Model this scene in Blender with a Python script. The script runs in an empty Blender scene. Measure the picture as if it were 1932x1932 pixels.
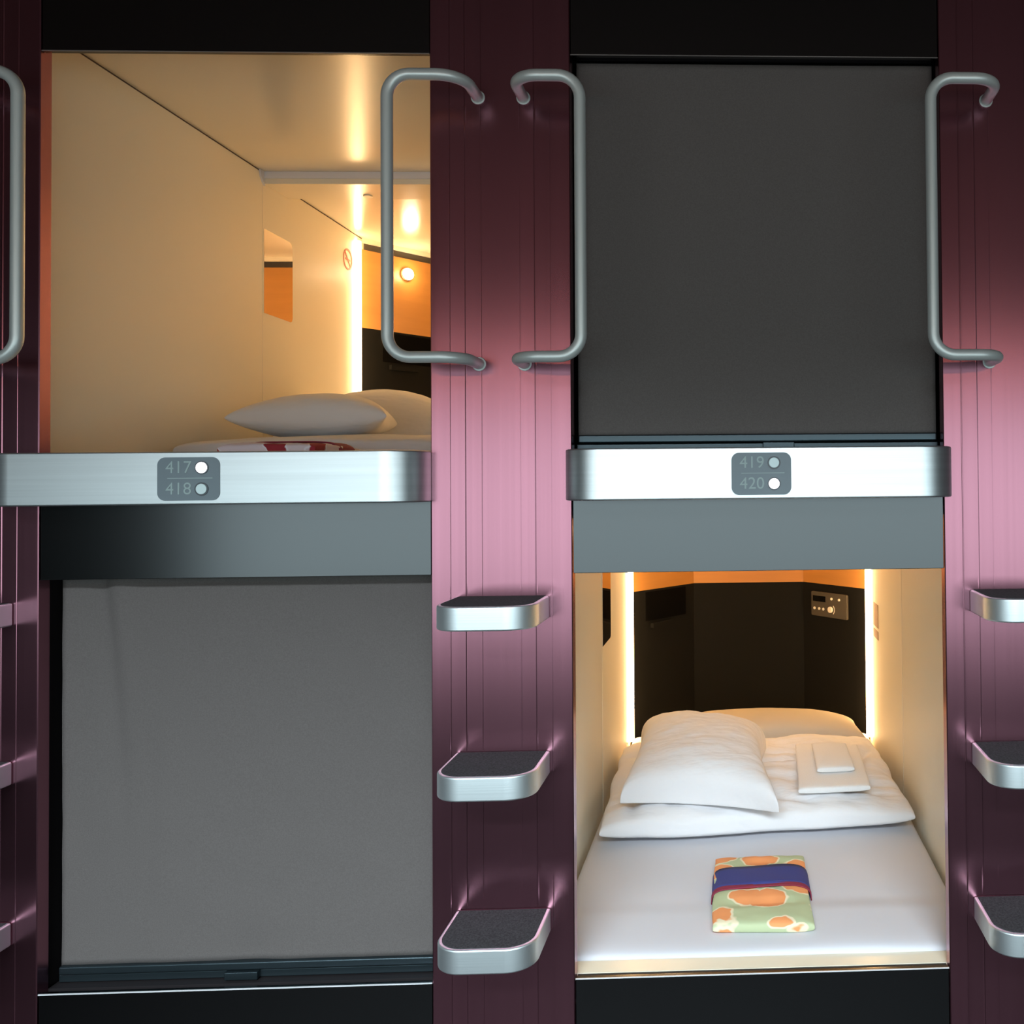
import bpy, bmesh, math, random
from mathutils import Vector, Matrix, noise
random.seed(7)
C = bpy.data.collections.new('capsules'); bpy.context.scene.collection.children.link(C)
S = bpy.context.scene

# ------------------------------------------------------------------ camera
F_PX, PX, PY = 1760.0, 1459.1, 879.8
ya, pb, rc = 0.03871, 0.0173, -0.00952
fwd = Vector((math.sin(ya)*math.cos(pb), math.cos(ya)*math.cos(pb), math.sin(pb)))
r0 = Vector((math.cos(ya), -math.sin(ya), 0)); u0 = r0.cross(fwd)
rt = math.cos(rc)*r0 + math.sin(rc)*u0; up = -math.sin(rc)*r0 + math.cos(rc)*u0
cam = bpy.data.objects.new('camera', bpy.data.cameras.new('camera')); C.objects.link(cam)
cam.matrix_world = Matrix(((rt.x, up.x, -fwd.x, 0), (rt.y, up.y, -fwd.y, -2.2), (rt.z, up.z, -fwd.z, 1.62), (0, 0, 0, 1)))
cam.data.sensor_width = 36; cam.data.lens = 36*F_PX/1932
cam.data.shift_x = (966-PX)/1932; cam.data.shift_y = (PY-966)/1932
cam.data.clip_start = 0.02; S.camera = cam

# ------------------------------------------------------------------ world, lights, exposure
S.view_settings.view_transform = 'Standard'; S.view_settings.look = 'None'
S.view_settings.gamma = 1; S.view_settings.use_curve_mapping = False
S.view_settings.exposure = 0.0
W = bpy.data.worlds.new('world'); S.world = W; W.use_nodes = True
W.node_tree.nodes['Background'].inputs[0].default_value = (0.5, 0.55, 0.6, 1)
W.node_tree.nodes['Background'].inputs[1].default_value = 0.02
DOWN_W = 36
UP_W = 8
WINDOW = 2.6          # brightness of the frosted window across the aisle
STRIP = 27.0            # capsule light strips
LAMP_W = 0.9
def area(name, loc, rot, sx, sy, e, col, spread=180):
    l = bpy.data.lights.new(name, 'AREA'); l.shape = 'RECTANGLE'; l.size = sx; l.size_y = sy
    l.energy = e; l.color = col; l.spread = math.radians(spread)
    o = bpy.data.objects.new(name, l); o.location = loc; o.rotation_euler = rot; C.objects.link(o); return o
# added lamps: cool fill on lower blinds and beds; warm ceiling tint for pillars
def aimed(name, loc, to, sx, sy, e, col, spread):
    o = area(name, loc, (0, 0, 0), sx, sy, e, col, spread)
    o.rotation_euler = (Vector(to)-Vector(loc)).to_track_quat('-Z', 'Y').to_euler()
aimed('added_downlight', (-0.5, -3.3, 2.86), (-0.5, 0, 0.05), 3.6, 0.25, DOWN_W, (0.78, 0.91, 1.0), 50)
aimed('added_warm_uplight', (-0.4, -3.2, 2.25), (-0.4, -2.3, 2.95), 5.0, 0.08, UP_W, (1.0, 0.45, 0.25), 150)

# ------------------------------------------------------------------ materials
def newmat(name):
    m = bpy.data.materials.new(name); m.use_nodes = True
    nt = m.node_tree; return m, nt, nt.nodes['Principled BSDF']
def pbr(name, col, rough=0.5, metal=0.0, spec=0.5, coat=0.0, sheen=0.0, bump=None, cvar=None, coord='Object'):
    """bump=(scale xyz, strength, distance); cvar=(scale xyz, amount)"""
    m, nt, b = newmat(name)
    b.inputs['Base Color'].default_value = (*col, 1); b.inputs['Roughness'].default_value = rough
    b.inputs['Metallic'].default_value = metal; b.inputs['Specular IOR Level'].default_value = spec
    b.inputs['Coat Weight'].default_value = coat; b.inputs['Coat Roughness'].default_value = 0.1
    b.inputs['Sheen Weight'].default_value = sheen
    N = nt.nodes; L = nt.links
    if bump or cvar: tc = N.new('ShaderNodeTexCoord')
    def nz(sc, detail=3):
        mp = N.new('ShaderNodeMapping'); mp.inputs['Scale'].default_value = sc
        L.new(tc.outputs[coord], mp.inputs[0])
        n = N.new('ShaderNodeTexNoise'); n.inputs['Scale'].default_value = 1; n.inputs['Detail'].default_value = detail
        L.new(mp.outputs[0], n.inputs['Vector']); return n
    if bump:
        n = nz(bump[0]); bp = N.new('ShaderNodeBump'); bp.inputs['Strength'].default_value = bump[1]
        bp.inputs['Distance'].default_value = bump[2]
        L.new(n.outputs['Fac'], bp.inputs['Height']); L.new(bp.outputs[0], b.inputs['Normal'])
    if cvar:
        n = nz(cvar[0]); mr = N.new('ShaderNodeMapRange')
        mr.inputs[1].default_value = 0.3; mr.inputs[2].default_value = 0.7
        mr.inputs[3].default_value = 1-cvar[1]; mr.inputs[4].default_value = 1+cvar[1]
        L.new(n.outputs['Fac'], mr.inputs[0])
        mx = N.new('ShaderNodeVectorMath'); mx.operation = 'SCALE'; mx.inputs[0].default_value = col
        L.new(mr.outputs[0], mx.inputs['Scale']); L.new(mx.outputs[0], b.inputs['Base Color'])
    return m
def emit(name, col, s):
    m, nt, b = newmat(name)
    b.inputs['Base Color'].default_value = (*col, 1); b.inputs['Emission Color'].default_value = (*col, 1)
    b.inputs['Emission Strength'].default_value = s; b.inputs['Roughness'].default_value = 0.4
    return m
M = {}
M['purple'] = pbr('plum_anodised_metal', (0.36, 0.155, 0.20), 0.25, 1.0, bump=((90, 90, 0.15), 0.05, 0.002), cvar=((55, 1, 0.2), 0.05))
M['black'] = pbr('satin_black_metal', (0.086, 0.088, 0.090), 0.19, 1.0)
M['alu'] = pbr('brushed_aluminium', (0.68, 0.73, 0.74), 0.42, 1.0, bump=((1.2, 1.2, 260), 0.12, 0.001), cvar=((1.5, 1.5, 120), 0.05))
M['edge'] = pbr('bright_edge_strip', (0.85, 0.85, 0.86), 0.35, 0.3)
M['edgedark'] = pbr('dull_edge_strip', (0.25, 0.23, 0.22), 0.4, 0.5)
M['stepalu'] = pbr('satin_step_aluminium', (0.80, 0.87, 0.88), 0.50, 1.0, bump=((1.2, 1.2, 260), 0.10, 0.001))
M['rail'] = pbr('satin_grey_steel', (0.62, 0.67, 0.65), 0.42, 0.45)
M['grip'] = pbr('black_grip_tape', (0.035, 0.034, 0.036), 0.9, bump=((400, 400, 400), 0.9, 0.002), cvar=((230, 230, 230), 0.6))
M['fabric'] = pbr('grey_blind_fabric', (0.112, 0.098, 0.092), 0.95, sheen=0.0, bump=((500, 500, 500), 0.35, 0.001), cvar=((350, 350, 350), 0.10))
M['bar'] = pbr('dark_teal_bar', (0.05, 0.07, 0.08), 0.3, 0.8)
M['dark'] = pbr('dark_recess', (0.012, 0.009, 0.01), 0.6)
M['cream'] = pbr('cream_shell', (0.83, 0.76, 0.60), 0.42, spec=0.4)
M['creamgloss'] = pbr('glossy_cream_ceiling', (0.83, 0.76, 0.60), 0.22, spec=0.6)
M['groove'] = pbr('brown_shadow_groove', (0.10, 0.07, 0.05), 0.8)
M['trimgrey'] = pbr('grey_trim', (0.75, 0.73, 0.74), 0.4)
M['orange'] = pbr('orange_panel', (0.46, 0.205, 0.045), 0.38, cvar=((3, 3, 30), 0.05))
M['blackpanel'] = pbr('black_back_panel', (0.0055, 0.0058, 0.006), 0.75, spec=0.12)
M['pocket'] = pbr('pocket_black', (0.002, 0.002, 0.002), 0.9, spec=0.05)
M['mirror'] = pbr('mirror', (0.85, 0.83, 0.8), 0.02, 1.0)
M['panelgrey'] = pbr('taupe_panel', (0.055, 0.048, 0.038), 0.5)
M['screen'] = pbr('black_screen', (0.004, 0.004, 0.004), 0.15)
M['button'] = pbr('pale_button', (0.8, 0.78, 0.72), 0.4)
M['white'] = pbr('white_cotton', (0.83, 0.82, 0.83), 0.85, bump=((7, 17, 10), 0.55, 0.02))
M['sheet'] = pbr('white_sheet', (0.66, 0.655, 0.69), 0.8, bump=((5, 5, 5), 0.2, 0.01))
M['towel'] = pbr('white_terry', (0.86, 0.85, 0.84), 0.95, bump=((300, 300, 300), 0.6, 0.002))
M['headcloth'] = pbr('beige_cotton', (0.58, 0.51, 0.41), 0.85)
M['plate'] = pbr('grey_number_plate', (0.15, 0.19, 0.21), 0.45)
M['ink'] = pbr('pale_green_ink', (0.30, 0.38, 0.37), 0.6)
M['lens_off'] = pbr('unlit_lens', (0.55, 0.68, 0.68), 0.2, coat=0.5)
M['ring'] = pbr('dark_ring', (0.05, 0.06, 0.07), 0.3)
M['lens_on'] = emit('lit_lens', (1, 0.96, 1), 5)
M['strip'] = emit('warm_light_strip', (1.0, 0.63, 0.29), STRIP)
M['bulb'] = emit('warm_bulb', (1.0, 0.72, 0.42), 40)
M['red'] = pbr('red_print', (0.55, 0.08, 0.04), 0.5)
M['navy'] = pbr('navy_sash', (0.035, 0.045, 0.21), 0.8, bump=((200, 200, 200), 0.3, 0.001))
M['crimson'] = pbr('crimson_edge', (0.24, 0.02, 0.05), 0.8)
M['wallpaint'] = pbr('aisle_wall_paint', (0.06, 0.045, 0.045), 0.6)
M['floor'] = pbr('aisle_floor', (0.014, 0.009, 0.010), 0.7, cvar=((6, 6, 6), 0.15))
M['ceil'] = pbr('aisle_ceiling', (0.10, 0.05, 0.035), 0.8)
M['daylight'] = emit('frosted_daylight', (0.76, 0.95, 1.0), WINDOW)
M['frame'] = pbr('window_frame', (0.03, 0.03, 0.03), 0.4)
M['notice'] = pbr('tan_notice', (0.42, 0.26, 0.15), 0.5)
def floral(name, base, blob, edge, scale):
    m, nt, b = newmat(name); N = nt.nodes; L = nt.links
    tc = N.new('ShaderNodeTexCoord'); nz = N.new('ShaderNodeTexNoise'); nz.inputs['Scale'].default_value = 16
    L.new(tc.outputs['Object'], nz.inputs['Vector'])
    vm = N.new('ShaderNodeVectorMath'); vm.operation = 'MULTIPLY_ADD'; vm.inputs[1].default_value = (0.05, 0.05, 0.05)
    L.new(nz.outputs['Color'], vm.inputs[0]); L.new(tc.outputs['Object'], vm.inputs[2])
    v = N.new('ShaderNodeTexVoronoi'); v.inputs['Scale'].default_value = scale
    L.new(vm.outputs[0], v.inputs['Vector'])
    r = N.new('ShaderNodeValToRGB'); e = r.color_ramp.elements
    e[0].position = 0.0; e[0].color = (*[x*1.15 for x in blob], 1); e[1].position = 0.43; e[1].color = (*blob, 1)
    for p_, c_ in ((0.45, edge), (0.475, edge), (0.50, base), (1.0, base)):
        k = e.new(p_); k.color = (*c_, 1)
    L.new(v.outputs['Distance'], r.inputs[0]); L.new(r.outputs[0], b.inputs['Base Color'])
    b.inputs['Roughness'].default_value = 0.85; return m
M['floral'] = floral('orange_flower_cloth', (0.50, 0.56, 0.33), (0.86, 0.33, 0.12), (0.85, 0.75, 0.52), 9.0)
M['floral_red'] = floral('red_flower_cloth', (0.72, 0.60, 0.62), (0.30, 0.02, 0.03), (0.8, 0.75, 0.78), 14)

# ------------------------------------------------------------------ helpers
def mesh(name, bm, mat, parent=None, smooth=False, loc=None, bevel=0, seg=3):
    me = bpy.data.meshes.new(name); bmesh.ops.recalc_face_normals(bm, faces=bm.faces[:]); bm.to_mesh(me); bm.free()
    if smooth:
        for p in me.polygons: p.use_smooth = True
    mats = mat if isinstance(mat, (list, tuple)) else [mat]
    for q in mats: me.materials.append(q)
    o = bpy.data.objects.new(name, me); C.objects.link(o)
    if parent: o.parent = parent
    if loc: o.location = loc
    if bevel:
        b = o.modifiers.new('bevel', 'BEVEL'); b.width = bevel; b.segments = seg; b.limit_method = 'ANGLE'
        b.angle_limit = math.radians(40)
        for p in me.polygons: p.use_smooth = True
        w = o.modifiers.new('wn', 'WEIGHTED_NORMAL'); w.keep_sharp = False
    return o
def box(bm, x0, x1, y0, y1, z0, z1):
    vs = [bm.verts.new((x, y, z)) for x in (x0, x1) for y in (y0, y1) for z in (z0, z1)]
    for f in ((0,1,3,2),(4,6,7,5),(0,4,5,1),(2,3,7,6),(0,2,6,4),(1,5,7,3)): bm.faces.new([vs[i] for i in f])
def bx(*a):
    bm = bmesh.new(); box(bm, *a); return bm
def prism(pts, axis, a, b):
    """extrude a 2-D outline along axis ('x','y','z') from a to b"""
    bm = bmesh.new()
    def P(u, v, t): return {'x': (t, u, v), 'y': (u, t, v), 'z': (u, v, t)}[axis]
    A = [bm.verts.new(P(u, v, a)) for u, v in pts]; B = [bm.verts.new(P(u, v, b)) for u, v in pts]
    n = len(pts)
    bm.faces.new(A); bm.faces.new(B[::-1])
    for i in range(n): bm.faces.new((A[i], B[i], B[(i+1) % n], A[(i+1) % n]))
    return bm
def rrect(w, h, r, n=6, cx=0, cy=0):
    pts = []
    for sx, sy, a0 in ((1, 1, 0), (-1, 1, 90), (-1, -1, 180), (1, -1, 270)):
        for k in range(n+1):
            a = math.radians(a0+90*k/n)
            pts.append((cx+sx*(w/2-r)+r*math.cos(a), cy+sy*(h/2-r)+r*math.sin(a)))
    return pts
def disc(r, n=28, cx=0, cy=0): return [(cx+r*math.cos(2*math.pi*k/n), cy+r*math.sin(2*math.pi*k/n)) for k in range(n)]
def tube(pts, r, n=16):
    bm = bmesh.new(); rings = []; up_ = None
    for i, p in enumerate(pts):
        a = pts[max(i-1, 0)]; b = pts[min(i+1, len(pts)-1)]; t = (Vector(b)-Vector(a)).normalized()
        if up_ is None: up_ = Vector((0.3, 0.2, 1)) if abs(t.z) < 0.8 else Vector((1, 0.1, 0))
        s = t.cross(up_).normalized(); up_ = s.cross(t).normalized()
        rings.append([bm.verts.new(Vector(p)+r*(math.cos(2*math.pi*k/n)*s+math.sin(2*math.pi*k/n)*up_)) for k in range(n)])
    for i in range(len(rings)-1):
        for k in range(n): bm.faces.new((rings[i][k], rings[i][(k+1) % n], rings[i+1][(k+1) % n], rings[i+1][k]))
    bm.faces.new(rings[0]); bm.faces.new(rings[-1][::-1]); return bm
def fillet(P, R, n=8):
    P = [Vector(p) for p in P]; out = [P[0]]
    for i in range(1, len(P)-1):
        a = (P[i-1]-P[i]).normalized(); b = (P[i+1]-P[i]).normalized(); ang = a.angle(b); r = R[i-1]
        d = r/math.tan(ang/2); c = P[i]+(a+b).normalized()*(r/math.sin(ang/2))
        s = P[i]+a*d; e = P[i]+b*d
        for k in range(n+1):
            t = k/n; th = (s-c).angle(e-c)
            out.append(c+((s-c)*math.sin((1-t)*th)+(e-c)*math.sin(t*th))/math.sin(th))
    out.append(P[-1]); return out
def thing(name, label, cat, loc, group=None):
    o = bpy.data.objects.new(name, None); o.location = loc; o.empty_display_size = 0.05; C.objects.link(o)
    o['label'] = label; o['category'] = cat
    if group: o['group'] = group
    return o
def tag(o, label, cat, group=None):
    o['label'] = label; o['category'] = cat
    if group: o['group'] = group
    return o
def struct(o): o['kind'] = 'structure'; return o
def dup(root, loc, label):
    r = root.copy(); C.objects.link(r); r.location = loc; r['label'] = label
    for ch in list(root.children):
        c = ch.copy(); C.objects.link(c); c.parent = r
        for g in list(ch.children):
            d = g.copy(); C.objects.link(d); d.parent = c
    return r
def soft(name, quad, z0, h, mat, parent=None, k=5.0, hm=0.4, n=64, amp=0.006, freq=5, seed=0, crown=None, pinch=0.0, lean=0.0, side=0.0, fn=None):
    """cushion over the quad (front-left, front-right, back-right, back-left); crown<1 gives a domed top"""
    bm = bmesh.new(); FL, FR, BR, BL = [Vector((*q, 0)) for q in quad]
    def prof(t, kk): return max(0.0, 1-abs(t)**kk)**(1.0/kk)
    G = {}
    for s in (1, -1):
        for i in range(n+1):
            for j in range(n+1):
                if s == -1 and (i in (0, n) or j in (0, n)): G[s, i, j] = G[1, i, j]; continue
                # cluster rows near the edges so the rounding is smooth
                u = math.sin((i/n-0.5)*math.pi); v = math.sin((j/n-0.5)*math.pi)
                pu, pv = u, v
                if pinch:
                    pu = u*(1-pinch*(1-abs(v)**2.2)); pv = v*(1-pinch*(1-abs(u)**2.2))
                a, b = (pu+1)/2, (pv+1)/2
                p = (FL*(1-a)+FR*a)*(1-b)+(BL*(1-a)+BR*a)*b
                if crown: P = (prof(u, 2)*prof(v, 2))**crown
                else: P = prof(u, k)*prof(v, k)
                z = h*(hm+(1-hm)*P) if s == 1 else h*hm*(1-P)
                if s == 1:
                    q = Vector((p.x*freq+seed*7.3, p.y*freq, seed))
                    z += amp*P*(noise.noise(q)+0.6*noise.noise(q*2.3)+0.35*noise.noise(q*5.1))
                    z += lean*b*P
                    if fn: z += fn(u, v)*P
                wob = side*noise.noise(Vector((p.x*6, p.y*6, seed+3.3)))
                G[s, i, j] = bm.verts.new((p.x+wob*(abs(u) > 0.7), p.y+wob*(abs(v) > 0.7), z0+z))
    for s in (1, -1):
        for i in range(n):
            for j in range(n):
                f = [G[s, i, j], G[s, i+1, j], G[s, i+1, j+1], G[s, i, j+1]]
                if len(set(f)) == 4:
                    try: bm.faces.new(f if s == 1 else f[::-1])
                    except ValueError: pass
    return mesh(name, bm, mat, parent, smooth=True)
def creases(lst):
    """pressed fold lines: (u0,v0,u1,v1,width,depth)"""
    def f(u, v):
        z = 0
        for u0, v0, u1, v1, w, d in lst:
            dx, dy = u1-u0, v1-v0; L2 = dx*dx+dy*dy; t = max(0, min(1, ((u-u0)*dx+(v-v0)*dy)/L2))
            q = math.hypot(u-u0-t*dx, v-v0-t*dy)
            z -= 1.8*d*math.exp(-(q/w)**2)*math.sin(math.pi*min(1, max(0.0, t*0.9+0.05)))**0.5
        return z
    return f

# ------------------------------------------------------------------ aisle (structure)
XL, XR, YB, ZC = -4.4, 4.2, -3.45, 2.95
struct(mesh('floor', bx(XL, XR, YB, 2.7, -0.05, 0.0), M['floor']))
struct(mesh('ceiling', bx(XL, XR, YB, 2.7, ZC, ZC+0.05), M['ceil']))
struct(mesh('wall_left', bx(XL-0.05, XL, YB, 2.7, 0, ZC), M['wallpaint']))
struct(mesh('wall_right', bx(XR, XR+0.05, YB, 2.7, 0, ZC), M['wallpaint']))
struct(mesh('wall_rear', bx(XL, XR, 2.62, 2.7, 0, ZC), M['wallpaint']))
WX0, WX1, WZ0, WZ1 = -3.25, 3.7, 0.72, 2.12
bm = bmesh.new()
box(bm, XL, XR, YB-0.12, YB, 0, WZ0); box(bm, XL, XR, YB-0.12, YB, WZ1, ZC)
box(bm, XL, WX0, YB-0.12, YB, WZ0, WZ1); box(bm, WX1, XR, YB-0.12, YB, WZ0, WZ1)
struct(mesh('wall_back', bm, M['wallpaint']))
wn = struct(mesh('window_1', bx(WX0, WX1, YB-0.08, YB-0.07, WZ0, WZ1), M['daylight']))
bm = bmesh.new()
for x in (WX0, WX1-0.04): box(bm, x, x+0.04, YB-0.07, YB-0.03, WZ0, WZ1)
for z in (WZ0, WZ1-0.04): box(bm, WX0, WX1, YB-0.07, YB-0.03, z, z+0.04)
mesh('window_frame', bm, M['frame'], wn)
# plain panelling either side of the capsule bays
bm = bmesh.new()
box(bm, XL, -1.93, 0.0, 0.06, 0, ZC); box(bm, 0.82, XR, 0.0, 0.06, 0, ZC)
struct(mesh('wall_front', bm, M['wallpaint']))

# ------------------------------------------------------------------ pillars
EDGE = {'L': -1.599, 'A': -0.7125, 'B': -0.3869, 'R': 0.4902}
def pillar(x0, x1, label):
    w = x1-x0; c = (x0+x1)/2
    # outline of the extrusion (x, y) with four V grooves, two raised beads and slightly tilted faces
    P = [(x0, 0.036), (x0, 0.002), (x0+0.002, 0.0)]
    for t in (0.135, 0.36, 0.635, 0.855):
        gx = x0+w*t
        if t in (0.36,): P += [(gx-0.0012, 0.0002), (gx, 0.0004), (gx+0.0012, 0.0)]
        else: P += [(gx-0.0012, 0.0), (gx, 0.0004), (gx+0.0012, 0.0002)]
        if t == 0.135: P += [(gx+0.002, -0.0003), (gx+0.005, -0.0002), (x0+w*0.25-0.0025, 0.0004), (x0+w*0.25, -0.0002), (x0+w*0.25+0.0025, 0.0004)]
        if t == 0.36: P += [(x0+w*0.49, -0.0004)]
        if t == 0.635: P += [(x0+w*0.745-0.0025, 0.0004), (x0+w*0.745, -0.0002), (x0+w*0.745+0.0025, 0.0004)]
    P += [(x1-0.002, 0.0), (x1, 0.002), (x1, 0.036)]
    o = mesh('pillar', prism(P, 'z', 0.0, ZC), M['purple'])
    return tag(o, label, 'pillar', 'plum metal pillars between the sleeping capsules')
pillar(-1.925, EDGE['L'], 'plum metal pillar cut off by the left picture edge, left of the 417 and 418 bay')
pillar(EDGE['A'], EDGE['B'], 'plum metal pillar in the middle, between the 417/418 and 419/420 bays')
pillar(EDGE['R'], 0.816, 'plum metal pillar at the right picture edge, right of the 419/420 bay')

# ------------------------------------------------------------------ fascia panels
ZT, ZM, ZS, ZU = 2.634, 1.412, 0.472, 1.694
def fascia(x0, x1, z0, z1, label, group, lip=0):
    g = 0.0015
    o = mesh('fascia_panel', bx(x0+g, x1-g, 0.004, 0.016, z0, z1), M['black'], bevel=0.0012, seg=2)
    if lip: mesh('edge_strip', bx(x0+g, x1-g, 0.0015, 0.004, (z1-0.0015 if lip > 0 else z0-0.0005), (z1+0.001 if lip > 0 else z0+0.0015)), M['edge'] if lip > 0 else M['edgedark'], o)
    return tag(o, label, 'panel', group)
for x0, x1, n in ((EDGE['L'], EDGE['A'], 'left 417/418'), (EDGE['B'], EDGE['R'], 'right 419/420')):
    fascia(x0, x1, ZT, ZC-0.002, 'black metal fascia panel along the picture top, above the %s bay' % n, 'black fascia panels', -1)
    fascia(x0, x1, ZM, ZU-0.004, 'satin black metal fascia panel below the numbered ledge of the %s bay' % n, 'black fascia panels')
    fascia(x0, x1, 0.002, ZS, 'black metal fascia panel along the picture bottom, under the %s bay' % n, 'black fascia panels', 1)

# ------------------------------------------------------------------ numbered ledges
def text_mesh(s, size, mat, parent, name):
    cu = bpy.data.curves.new(name, 'FONT'); cu.body = s; cu.size = size; cu.extrude = 0.0004
    cu.align_x = 'CENTER'; cu.align_y = 'CENTER'; cu.offset = 0.0
    t = bpy.data.objects.new(name, cu); C.objects.link(t); bpy.context.view_layer.update()
    me = bpy.data.meshes.new_from_object(t.evaluated_get(bpy.context.evaluated_depsgraph_get()))
    bpy.data.objects.remove(t); me.name = name; me.materials.clear(); me.materials.append(mat)
    o = bpy.data.objects.new(name, me); C.objects.link(o); o.parent = parent; o.rotation_euler = (math.pi/2, 0, 0); return o
def ledge(x0, x1, xp, nums, lit, label):
    z0, z1, d, r = 1.583, 1.7, 0.109, 0.085; w = x1-x0; c = (x0+x1)/2
    t = thing('numbered_ledge', label, 'ledge', (c, 0.003, z0), 'aluminium ledges with bunk numbers')
    pts = [(w/2-0.001, 0), (-w/2+0.001, 0)]
    for sx, a0 in ((-1, 180), (1, 270)):
        for k in range(17):
            a = math.radians(a0+90*k/16); pts.append((sx*(w/2-r)+r*math.cos(a), -d+r+r*math.sin(a)))
    mesh('ledge_body', prism(pts, 'z', 0, z1-z0), M['alu'], t, bevel=0.004, seg=3)
    px = xp-c
    pl = mesh('number_plate', prism(rrect(0.134, 0.095, 0.017, 8, 0, 0), 'y', -0.0015, 0.001), M['plate'], t, loc=(px, -d, 0.057))
    mesh('divider_line', bx(-0.045, 0.052, -0.0022, -0.001, -0.0008, 0.0008), M['ink'], pl, loc=(0, 0, 0.0015))
    for k, (nm, on) in enumerate(zip(nums, lit)):
        z = 0.0245 if k == 0 else -0.0225
        tx = text_mesh(nm, 0.0375, M['ink'], pl, 'digits'); tx.location = (-0.021, -0.0019, z)
        lp = (0.0285, 0, z)
        mesh('lamp_ring', prism(disc(0.0148), 'y', -0.0030, -0.001), M['ring'], pl, loc=lp)
        ln = mesh('indicator_lamp', prism(disc(0.0118), 'y', -0.0052, -0.001), M['lens_on'] if on else M['lens_off'], pl, loc=lp, bevel=0.0015)
        ln['label'] = 'lit white indicator beside %s' % nm if on else 'unlit pale indicator beside %s' % nm
    return t
ledge(-1.672, EDGE['A']+0.002, -1.202, ('417', '418'), (True, False), 'rounded brushed aluminium ledge with the plate 417 and 418')
ledge(-0.396, 0.502, 0.054, ('419', '420'), (False, True), 'rounded brushed aluminium ledge with the plate 419 and 420')

# ------------------------------------------------------------------ handrails
def handrail(xa, xv, label):
    """xa: fixing on the pillar, xv: upright"""
    t = thing('handrail', label, 'handrail', (xa, 0, 1.903), 'grey bent steel handrails')
    d, h, dx = 0.125, 0.627, xv-xa
    P = [(0, 0.002, 0), (0, -d, 0), (dx, -d, 0), (dx, -d, h), (0, -d, h), (0, 0.002, h)]
    mesh('grab_bar', tube(fillet(P, [0.06, 0.05, 0.05, 0.06], 10), 0.0130, 20), M['rail'], t, smooth=True)
    for z in (0, h): mesh('rail_flange', prism(disc(0.0165), 'y', -0.003, 0.0), M['rail'], t, loc=(0, 0, z), bevel=0.001)
    return t
handrail(EDGE['L']-0.112, EDGE['L']+0.044, 'grey bent handrail cut off by the left picture edge')
handrail(EDGE['A']+0.112, EDGE['A']-0.053, 'grey bent handrail overlapping the right side of the open lit upper bunk')
handrail(EDGE['B']-0.108, EDGE['B']+0.044, 'grey bent handrail on the left side of the closed upper bunk 419')
handrail(EDGE['R']+0.113, EDGE['R']-0.047, 'grey bent handrail on the right side of the closed upper bunk 419')

# ------------------------------------------------------------------ steps
def make_step(loc, label):
    t = thing('ladder_step', label, 'step', loc, 'aluminium ladder steps with dark grip tops')
    w, d, h, r = 0.216, 0.19, 0.052, 0.062
    def outline(w, d, r, y0=0.0):
        pts = [(w/2, y0), (-w/2, y0)]
        for sx, a0 in ((-1, 180), (1, 270)):
            for k in range(13):
                a = math.radians(a0+90*k/12); pts.append((sx*(w/2-r)+r*math.cos(a), -d+r+r*math.sin(a)))
        return pts
    mesh('step_body', prism(outline(w, d, r), 'z', -h, 0), M['stepalu'], t, bevel=0.004, seg=3)
    mesh('grip_pad', prism(outline(w-0.016, d-0.008, r-0.006, -0.004), 'z', -0.003, 0.0012), M['grip'], t)
    return t
cols = [(-1.7625, 'on the pillar at the left picture edge'), (-0.549, 'on the middle pillar'), (0.657, 'on the pillar at the right picture edge')]
rows = [(1.361, 'topmost'), (1.001, 'middle'), (0.638, 'lowest')]
st = None
for x, cn in cols:
    for z, rn in rows:
        lab = '%s dark-topped aluminium step %s' % (rn, cn)
        if st is None: st = make_step((x, 0, z), lab)
        else: dup(st, (x, 0, z), lab)

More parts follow.
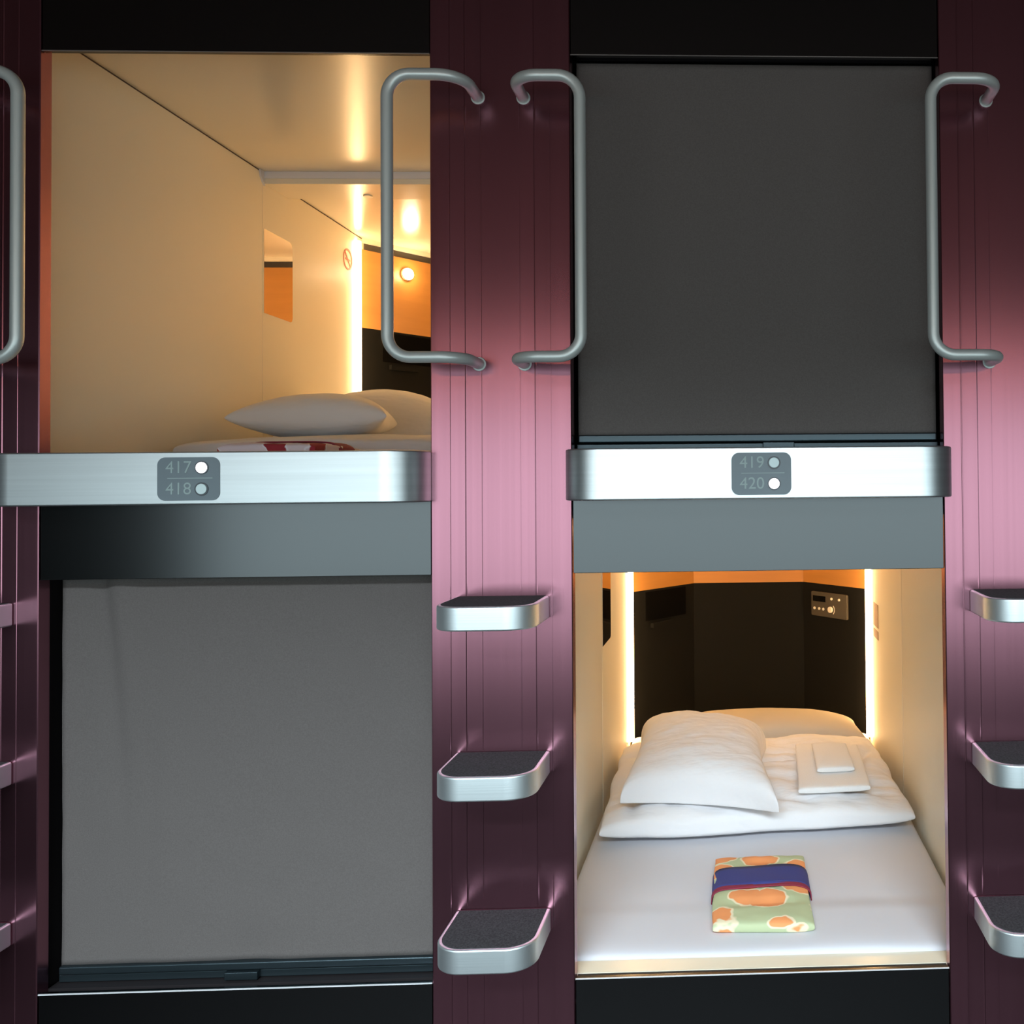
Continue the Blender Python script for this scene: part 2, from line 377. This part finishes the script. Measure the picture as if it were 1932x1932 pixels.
# ------------------------------------------------------------------ closed bunks: alcove and roller blind
def alcove(n, x0, x1, z0, z1):
    bm = bmesh.new(); e = 0.018
    box(bm, x0-0.03, x0-0.03+e, 0.036, 0.4, z0-e, z1+0.1); box(bm, x1+0.03-e, x1+0.03, 0.036, 0.4, z0-e, z1+0.1)
    box(bm, x0, x1, 0.036, 0.4, z0-e, z0-0.004); box(bm, x0, x1, 0.036, 0.4, z1+0.08, z1+0.1)
    box(bm, x0-0.03, x1+0.03, 0.38, 0.4, z0-e, z1+0.1)
    struct(mesh('trim_%d' % n, bm, M['dark']))
def blind(x0, x1, z0, z1, zb, lab, wr, y=0.062, latch=None):
    t = thing('roller_blind', lab, 'blind', ((x0+x1)/2, y, z0), 'grey roller blinds')
    w = x1-x0; bm = bmesh.new(); nx, nz_ = 90, 70; V = {}
    for i in range(nx+1):
        for j in range(nz_+1):
            u, v = i/nx, j/nz_; X = -w/2+w*u; Z_ = (zb-z0)+(z1-zb)*v; yy = 0
            if wr:
                yy += 0.010*math.exp(-((u-0.10-0.10*(1-v))/0.03)**2)*(v**1.5)*1.5
                yy -= 0.013*math.exp(-((u-0.14-0.16*(1-v))/0.05)**2)*v**1.2
                yy += 0.009*math.exp(-((u-0.23+0.05*(v-0.5)**2)/0.03)**2)*math.exp(-((v-0.5)/0.25)**2)
                yy += 0.004*noise.noise(Vector((X*5, Z_*2, 1)))*(1-u)
                yy += 0.006*math.exp(-((u-0.5)/0.06)**2-((v-0.03)/0.05)**2)
                yy += 0.0015*noise.noise(Vector((X*12, Z_*12, 3)))
            else: yy += 0.0015*noise.noise(Vector((X*3, Z_*3, 5)))
            V[i, j] = bm.verts.new((X, yy, Z_))
    for i in range(nx):
        for j in range(nz_): bm.faces.new((V[i, j], V[i+1, j], V[i+1, j+1], V[i, j+1]))
    o = mesh('blind_fabric', bm, M['fabric'], t, smooth=True)
    s = o.modifiers.new('thick', 'SOLIDIFY'); s.thickness = 0.0012
    h = zb-z0
    mesh('bottom_bar', bx(-w/2, w/2, -0.012, 0.008, h*0.52, h+0.001), M['bar'], t, bevel=0.004)
    mesh('guide_rail', bx(-w/2-0.004, w/2+0.004, -0.004, 0.018, 0.0, h*0.46), M['bar'], t, bevel=0.002)
    if latch is not None:
        l = mesh('latch', bx(-0.038, 0.038, -0.020, -0.002, 0.001, h*0.5), M['bar'], t, loc=(latch-(x0+x1)/2, 0, 0), bevel=0.002)
    mesh('roller_tube', tube([(-w/2, 0, z1-z0+0.03), (w/2, 0, z1-z0+0.03)], 0.022), M['dark'], t, smooth=True)
    return t
alcove(1, EDGE['L'], EDGE['A'], ZS, ZM)
alcove(2, EDGE['B'], EDGE['R'], ZU, ZT)
blind(EDGE['L']+0.012, EDGE['A']-0.004, ZS-0.002, ZM+0.01, 0.508, 'lighter grey creased roller blind closing the lower left bunk under plate 418', True, latch=-1.168)
blind(EDGE['B']+0.006, EDGE['R']-0.004, ZU+0.004, ZT+0.006, 1.737, 'dark grey smooth roller blind closing the upper right bunk above plate 419', False, latch=0.10)
# the small leftover wedge above the closed lower bunk is hidden by its fascia

# ------------------------------------------------------------------ open capsules
HW, YF, YW, YC = 0.548, 0.037, 2.11, 2.47   # half width, front, where the facets start, centre of the back
CZ = 1.068
def facet(u0, u1, z0, z1, side, thick, off=0.0):
    """box lying on an angled back facet; u in 0..1 from wall to bend; side -1 left, +1 right"""
    A = Vector((side*HW, YW, 0)); B = Vector((side*0.274, YC, 0)); d = B-A
    nrm = Vector((-side*d.y*side, 0, 0))
    nrm = Vector((-d.y, d.x, 0)).normalized()
    if nrm.y > 0: nrm = -nrm
    bm = bmesh.new()
    P = [A+d*u for u in (u0, u1)]
    vs = []
    for p in P:
        for o in (off, off+thick):
            for z in (z0, z1): q = p+nrm*o; vs.append(bm.verts.new((q.x, q.y, z)))
    for f in ((0,1,3,2),(4,6,7,5),(0,4,5,1),(2,3,7,6),(0,2,6,4),(1,5,7,3)): bm.faces.new([vs[i] for i in f])
    return bm
def band(z0, z1, off=0.0, thick=0.015):
    """three-facet strip across the back"""
    pts = [(-HW, YW+off), (-0.274, YC+off), (0.274, YC+off), (HW, YW+off), (HW, YW+off+thick+0.03), (0.28, YC+off+thick), (-0.28, YC+off+thick), (-HW, YW+off+thick+0.03)]
    return prism(pts, 'z', z0, z1)
def on_facet(side, u, z, off=0.0):
    A = Vector((side*HW, YW, 0)); B = Vector((side*0.274, YC, 0)); d = B-A
    nrm = Vector((-d.y, d.x, 0)).normalized()
    if nrm.y > 0: nrm = -nrm
    q = A+d*u+nrm*off; ang = math.atan2(nrm.x, -nrm.y)
    return (q.x, q.y, z), (0, 0, ang)
def capsule(cx, zs, label):
    t = thing('sleeping_capsule', label, 'capsule', (cx, 0, zs), 'open lit sleeping capsules')
    e = 0.02; SEAM = 1.222
    mesh('floor_shell', bx(-HW-e, HW+e, YF, 2.55, -0.075, -0.055), M['cream'], t)
    mesh('sill_gap', bx(-0.437, 0.437, 0.0175, YF-0.001, -0.055, -0.006), M['dark'], t)
    mesh('front_sill', bx(-HW, HW, YF-0.001, 0.091, -0.055, -0.004), M['creamgloss'], t)
    for s in (-1, 1):
        a, b = (s*HW, s*(HW+e)) if s > 0 else (s*(HW+e), s*HW)
        mesh('side_wall', bx(a, b, YF, SEAM-0.0015, -0.055, CZ-0.006), M['cream'], t)
        mesh('side_wall', bx(a, b, SEAM+0.0015, 2.16, -0.055, CZ-0.014), M['cream'], t)
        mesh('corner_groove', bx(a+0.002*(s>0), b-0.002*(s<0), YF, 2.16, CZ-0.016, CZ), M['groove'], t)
        mesh('seam_strip', bx(s*HW-0.001 if s < 0 else s*HW-0.0012, s*HW+0.0012 if s < 0 else s*HW+0.001, SEAM-0.004, SEAM+0.004, -0.05, CZ-0.03), M['cream'], t)
    mesh('front_ceiling', bx(-HW-e, HW+e, YF, SEAM, CZ, CZ+e), M['creamgloss'], t)
    mesh('rear_ceiling', bx(-HW-e, HW+e, SEAM, 2.55, CZ-0.008, CZ+e), M['creamgloss'], t)
    mesh('ceiling_trim', bx(-HW, HW, SEAM-0.002, SEAM+0.006, CZ-0.025, CZ-0.0005), M['trimgrey'], t)
    mesh('ceiling_beam', bx(-HW, HW, SEAM+0.002, SEAM+0.075, CZ-0.045, CZ-0.008), M['creamgloss'], t, bevel=0.002)
    mesh('ceiling_beam', bx(-HW, HW, SEAM+0.077, SEAM+0.19, CZ-0.043, CZ-0.008), M['creamgloss'], t, bevel=0.002)
    mesh('corner_cap', prism([(SEAM-0.03, CZ-0.001), (SEAM+0.004, CZ-0.001), (SEAM+0.004, CZ-0.052), (SEAM-0.010, CZ-0.042), (SEAM-0.024, CZ-0.024)], 'x', -HW, -HW+0.006), M['trimgrey'], t)
    mesh('ceiling_sensor', prism(disc(0.017), 'z', CZ-0.048, CZ-0.042), M['cream'], t, loc=(-0.23, 1.365, 0), bevel=0.001)
    # back
    mesh('lower_back_panel', band(-0.055, 0.650), M['blackpanel'], t)
    mesh('upper_back_panel', band(0.650, 1.008), M['orange'], t)
    mesh('shadow_gap', band(1.008, 1.040, 0.02), M['panelgrey'], t)
    mesh('top_back_strip', band(1.040, CZ-0.008), M['cream'], t)
    for s in (-1, 1):
        st_ = mesh('light_strip', tube([(0, 0, 0.0), (0, 0, CZ-0.03)], 0.0165, 16), M['strip'], t, smooth=True, loc=(s*(HW-0.006), 2.045, -0.01))
    # mirror let into the left wall just behind the seam
    pts = [(SEAM+0.004, 0.556), (1.425, 0.556), (1.437, 0.560), (1.442, 0.572), (1.442, 0.835), (1.436, 0.853), (1.420, 0.862), (SEAM+0.004, 0.862)]
    mesh('wall_mirror', prism(pts, 'x', -HW-0.001, -HW+0.002), M['mirror'], t)
    # reading lamp
    loc, rot = on_facet(-1, 0.50, 0.933, 0.0)
    L = mesh('reading_lamp', prism(disc(0.030), 'y', -0.014, 0.0), M['cream'], t, loc=loc, bevel=0.003); L.rotation_euler = rot
    mesh('bulb', prism(disc(0.027), 'y', -0.022, -0.010), M['bulb'], L, bevel=0.004)
    # pocket in the left facet
    o = mesh('wall_pocket', facet(0.23, 0.86, 0.505, 0.650-0.01, -1, 0.002), M['pocket'], t)
    mesh('pocket_lip', facet(0.30, 0.62, 0.470, 0.492, -1, 0.02), M['blackpanel'], t)
    # control panel on the right facet
    loc, rot = on_facet(1, 0.565, 0.552, 0.0)
    cp = mesh('control_panel', prism(rrect(0.252, 0.118, 0.008), 'y', -0.012, 0.0), M['panelgrey'], t, loc=loc, bevel=0.002); cp.rotation_euler = rot
    mesh('display', bx(-0.112, -0.022, -0.0135, -0.011, 0.012, 0.040), M['screen'], cp)
    for x in (0.022, 0.075): mesh('button', prism(disc(0.0062, 16), 'y', -0.016, -0.011), M['button'], cp, loc=(x, 0, 0.032))
    for x in (-0.100, -0.066, -0.036): mesh('button', prism(disc(0.0066, 16), 'y', -0.016, -0.011), M['button'], cp, loc=(x, 0, -0.022))
    mesh('dial', prism(disc(0.0145, 24), 'y', -0.022, -0.011), M['button'], cp, loc=(0.016, 0, -0.020), bevel=0.002)
    bm = bmesh.new(); n = 16
    for k in range(n):
        a0 = math.radians(-50+100*k/n); a1 = math.radians(-50+100*(k+1)/n)
        vs = [bm.verts.new((0.016+r*math.cos(a), y, -0.020+r*math.sin(a))) for r in (0.024, 0.0265) for y in (-0.0135, -0.0115) for a in (a0, a1)]
        for f in ((0,1,3,2),(4,6,7,5),(0,4,5,1),(2,3,7,6),(0,2,6,4),(1,5,7,3)): bm.faces.new([vs[i] for i in f])
    mesh('dial_scale', bm, M['button'], cp)
    # notices and no-smoking sign
    nt_ = mesh('wall_notice', bx(HW-0.002, HW, 1.80, 1.93, 0.515, 0.615), M['notice'], t)
    mesh('wall_notice', bx(HW-0.002, HW, 1.80, 1.93, 0.465, 0.500), M['notice'], t)
    bm = bmesh.new(); n = 32; R1, R0 = 0.047, 0.039
    for k in range(n):
        a0, a1 = 2*math.pi*k/n, 2*math.pi*(k+1)/n
        vs = [bm.verts.new((x, r*math.cos(a), r*math.sin(a))) for r in (R0, R1) for x in (0, 0.0015) for a in (a0, a1)]
        for f in ((0,1,3,2),(4,6,7,5),(0,4,5,1),(2,3,7,6),(0,2,6,4),(1,5,7,3)): bm.faces.new([vs[i] for i in f])
    sg = mesh('no_smoking_sign', bm, M['red'], t, loc=(-HW, 1.955, 0.925))
    b2 = prism([(-0.040, -0.004), (0.040, -0.004), (0.040, 0.004), (-0.040, 0.004)], 'x', 0.0003, 0.0016)
    o = mesh('sign_bar', b2, M['red'], sg); o.rotation_euler = (math.radians(-45), 0, 0)
    mesh('cigarette', bx(0.0002, 0.0012, -0.026, 0.026, -0.005, 0.003), M['red'], sg)
    # small spot light of the reading lamp
    l = bpy.data.lights.new('reading_lamp_light', 'POINT'); l.energy = LAMP_W; l.color = (1.0, 0.72, 0.42); l.shadow_soft_size = 0.02
    q, _ = on_facet(-1, 0.50, 0.933, 0.06)
    lo = bpy.data.objects.new('lamp_light', l); lo.location = q; lo.parent = t; C.objects.link(lo)
    return t
LX, RX = (EDGE['L']+EDGE['A'])/2, (EDGE['B']+EDGE['R'])/2
capsule(LX, ZU, 'open upper left sleeping capsule lit warm inside, above the 417 and 418 plate')
capsule(RX, ZS, 'open lower right sleeping capsule with two vertical light strips')

# ------------------------------------------------------------------ bedding
def mattress(cx, zs, label):
    bm = bmesh.new(); n, m = 40, 60; hw, y0, y1 = HW-0.014, 0.0925, 2.10; V = {}
    for i in range(n+1):
        for j in range(m+1):
            u = -1+2*i/n; v = j/m; u2 = math.sin(u*math.pi/2); v2 = 0.5-0.5*math.cos(v*math.pi); v2 = v2
            Pu = (1-abs(u2)**8)**(1/8); Pv = (1-abs(2*v2-1)**40)**(1/10)
            x = hw*u2; y = y0+(y1-y0)*v2
            z = -0.045+0.050*Pu*Pv+0.003*noise.noise(Vector((x*3, y*2, zs)))
            if v2 < 0.12: z += (0.004+0.007*math.exp(-((x-0.28)/0.18)**2))*Pv; y += 0.006*noise.noise(Vector((x*4, 0, zs)))
            V[i, j] = bm.verts.new((x, y, z))
    for i in range(n):
        for j in range(m): bm.faces.new((V[i, j], V[i+1, j], V[i+1, j+1], V[i, j+1]))
    ring = [V[i, 0] for i in range(n+1)]+[V[n, j] for j in range(1, m+1)]+[V[i, m] for i in range(n-1, -1, -1)]+[V[0, j] for j in range(m-1, 0, -1)]
    low = [bm.verts.new((v.co.x, v.co.y, -0.055)) for v in ring]; k = len(ring)
    for i in range(k): bm.faces.new((ring[i], ring[(i+1) % k], low[(i+1) % k], low[i]))
    bm.faces.new(low)
    o = mesh('mattress', bm, M['sheet'], smooth=True, loc=(cx, 0, zs)); return tag(o, label, 'mattress', 'sheeted mattresses')
mattress(RX, ZS, 'white sheeted mattress of the open lower right capsule')
mattress(LX, ZU, 'white sheeted mattress of the open upper left capsule, behind the 417 ledge')
ZB, ZB2 = ZS+0.004, ZU+0.004
cr = creases([(-0.2, -0.75, 0.15, -0.95, 0.05, 0.014), (0.0, -0.68, 0.35, -0.9, 0.05, 0.012), (0.25, -0.6, 0.9, -0.72, 0.07, 0.014), (-0.8, -0.9, -0.75, 0.2, 0.04, 0.012), (0.1, -0.35, 0.95, -0.55, 0.09, 0.016), (0.02, 0.3, 0.4, 0.34, 0.05, 0.01), (0.0, 0.0, 0.35, 0.1, 0.05, 0.01), (0.75, -0.1, 0.95, 0.6, 0.05, 0.014), (-0.95, 0.5, -0.6, 0.2, 0.06, 0.012)])
o = soft('duvet', [(-0.445, 0.755), (0.568, 0.84), (0.545, 1.72), (-0.475, 1.66)], ZB, 0.118, M['white'], k=3.6, hm=0.40, amp=0.018, freq=4.5, seed=1, n=100, side=0.012, fn=cr)
tag(o, 'thick folded white duvet lying on the lower right capsule bed', 'duvet')
o = soft('head_pillow', [(-0.36, 1.74), (0.54, 1.74), (0.52, 2.02), (-0.28, 2.08)], ZB, 0.15, M['headcloth'], crown=0.62, hm=0.3, amp=0.004, seed=2, pinch=0.04)
tag(o, 'beige bolster at the head of the lower right bed, behind the duvet', 'bolster')
o = soft('pillow', [(-0.385, 0.82), (0.118, 0.70), (0.100, 1.40), (-0.39, 1.53)], ZB+0.108, 0.16, M['white'], crown=0.42, hm=0.10, amp=0.008, freq=6, seed=3, pinch=0.13, lean=0.05, side=0.006)
tag(o, 'plump white pillow on the left half of the lower duvet', 'pillow')
o = soft('bath_towel', [(0.192, 0.87), (0.432, 0.89), (0.450, 1.38), (0.215, 1.40)], ZB+0.114, 0.034, M['towel'], k=5, hm=0.5, amp=0.003, seed=4, side=0.004)
tag(o, 'folded white bath towel on the right half of the lower duvet', 'towel')
o = soft('hand_towel', [(0.262, 0.99), (0.392, 1.0), (0.398, 1.30), (0.272, 1.31)], ZB+0.144, 0.032, M['towel'], k=4, hm=0.5, amp=0.003, seed=5, side=0.003)
tag(o, 'small folded white hand towel on top of the bath towel', 'towel')
def robe(cx, y0, z, w, l, h, mat, label, seed, rot=0.0):
    t = thing('folded_robe', label, 'folded robe', (cx, y0, z))
    a = soft('cloth', [(-w/2, 0), (w/2, 0.0), (w/2-0.004, l), (-w/2+0.0, l)], 0, h, mat, t, k=5, hm=0.5, amp=0.006, freq=9, seed=seed, side=0.008, n=40, fn=creases([(-0.9, -0.5, 0.9, -0.45, 0.06, 0.004), (-0.2, 0.8, 0.9, 0.7, 0.08, 0.005)]))
    y1, y2 = l*0.47, l*0.76
    bm = bmesh.new(); prof = []
    for k in range(25):                       # band that wraps over the cloth
        s = -1+2*k/24; x = (w/2+0.005)*math.sin(s*math.pi/2); zz = 0.001+(h+0.006)*(1-abs(math.sin(s*math.pi/2))**6)**(1/3)
        prof.append((x, zz))
    def strip(ya, yb, m_, nm, lift, par):
        bm = bmesh.new(); R = []
        for j in range(7):
            y = ya+(yb-ya)*j/6; R.append([bm.verts.new((x*(1+lift), y+0.006*math.sin(x*14), zz+lift*0.05+0.001*math.sin(x*30+j))) for x, zz in prof])
        for j in range(6):
            for k in range(24): bm.faces.new((R[j][k], R[j][k+1], R[j+1][k+1], R[j+1][k]))
        o = mesh(nm, bm, m_, par, smooth=True); s_ = o.modifiers.new('t', 'SOLIDIFY'); s_.thickness = 0.003; return o
    b_ = strip(y1, y2, M['navy'] if mat is M['floral'] else M['crimson'], 'sash', 0.0, t)
    strip(y1-0.016, y1+0.004, M['crimson'], 'sash_edge', 0.006, b_)
    return t
robe(0.056, 0.170, ZB+0.001, 0.264, 0.43, 0.038, M['floral'], 'folded green and orange flowered robe with navy sash on the lower bed', 6)
# upper bed
o = soft('duvet', [(-1.665, 0.62), (LX+0.53, 0.62), (LX+0.52, 1.72), (-1.68, 1.72)], ZB2, 0.09, M['white'], crown=0.4, hm=0.35, amp=0.006, freq=4, seed=8, n=80)
tag(o, 'white duvet on the upper left bed, seen just above the 417 ledge', 'duvet')
o = soft('pillow', [(-1.635, 0.84), (-1.110, 0.80), (-1.22, 1.20), (-1.62, 1.22)], ZB2+0.078, 0.158, M['white'], crown=0.72, hm=0.42, amp=0.003, freq=5, seed=9, pinch=0.09)
tag(o, 'lens-shaped white pillow in front on the upper left bed', 'pillow')
o = soft('pillow', [(-1.70, 1.26), (-1.00, 1.24), (-1.10, 1.66), (-1.68, 1.70)], ZB2+0.06, 0.235, M['white'], crown=0.85, hm=0.12, amp=0.003, freq=5, seed=10, pinch=0.02)
tag(o, 'amber-lit white pillow further back on the upper left bed', 'pillow')
robe(-1.187, 0.20, ZB2, 0.25, 0.30, 0.036, M['floral_red'], 'folded red and white robe peeking over the 417 ledge', 11)
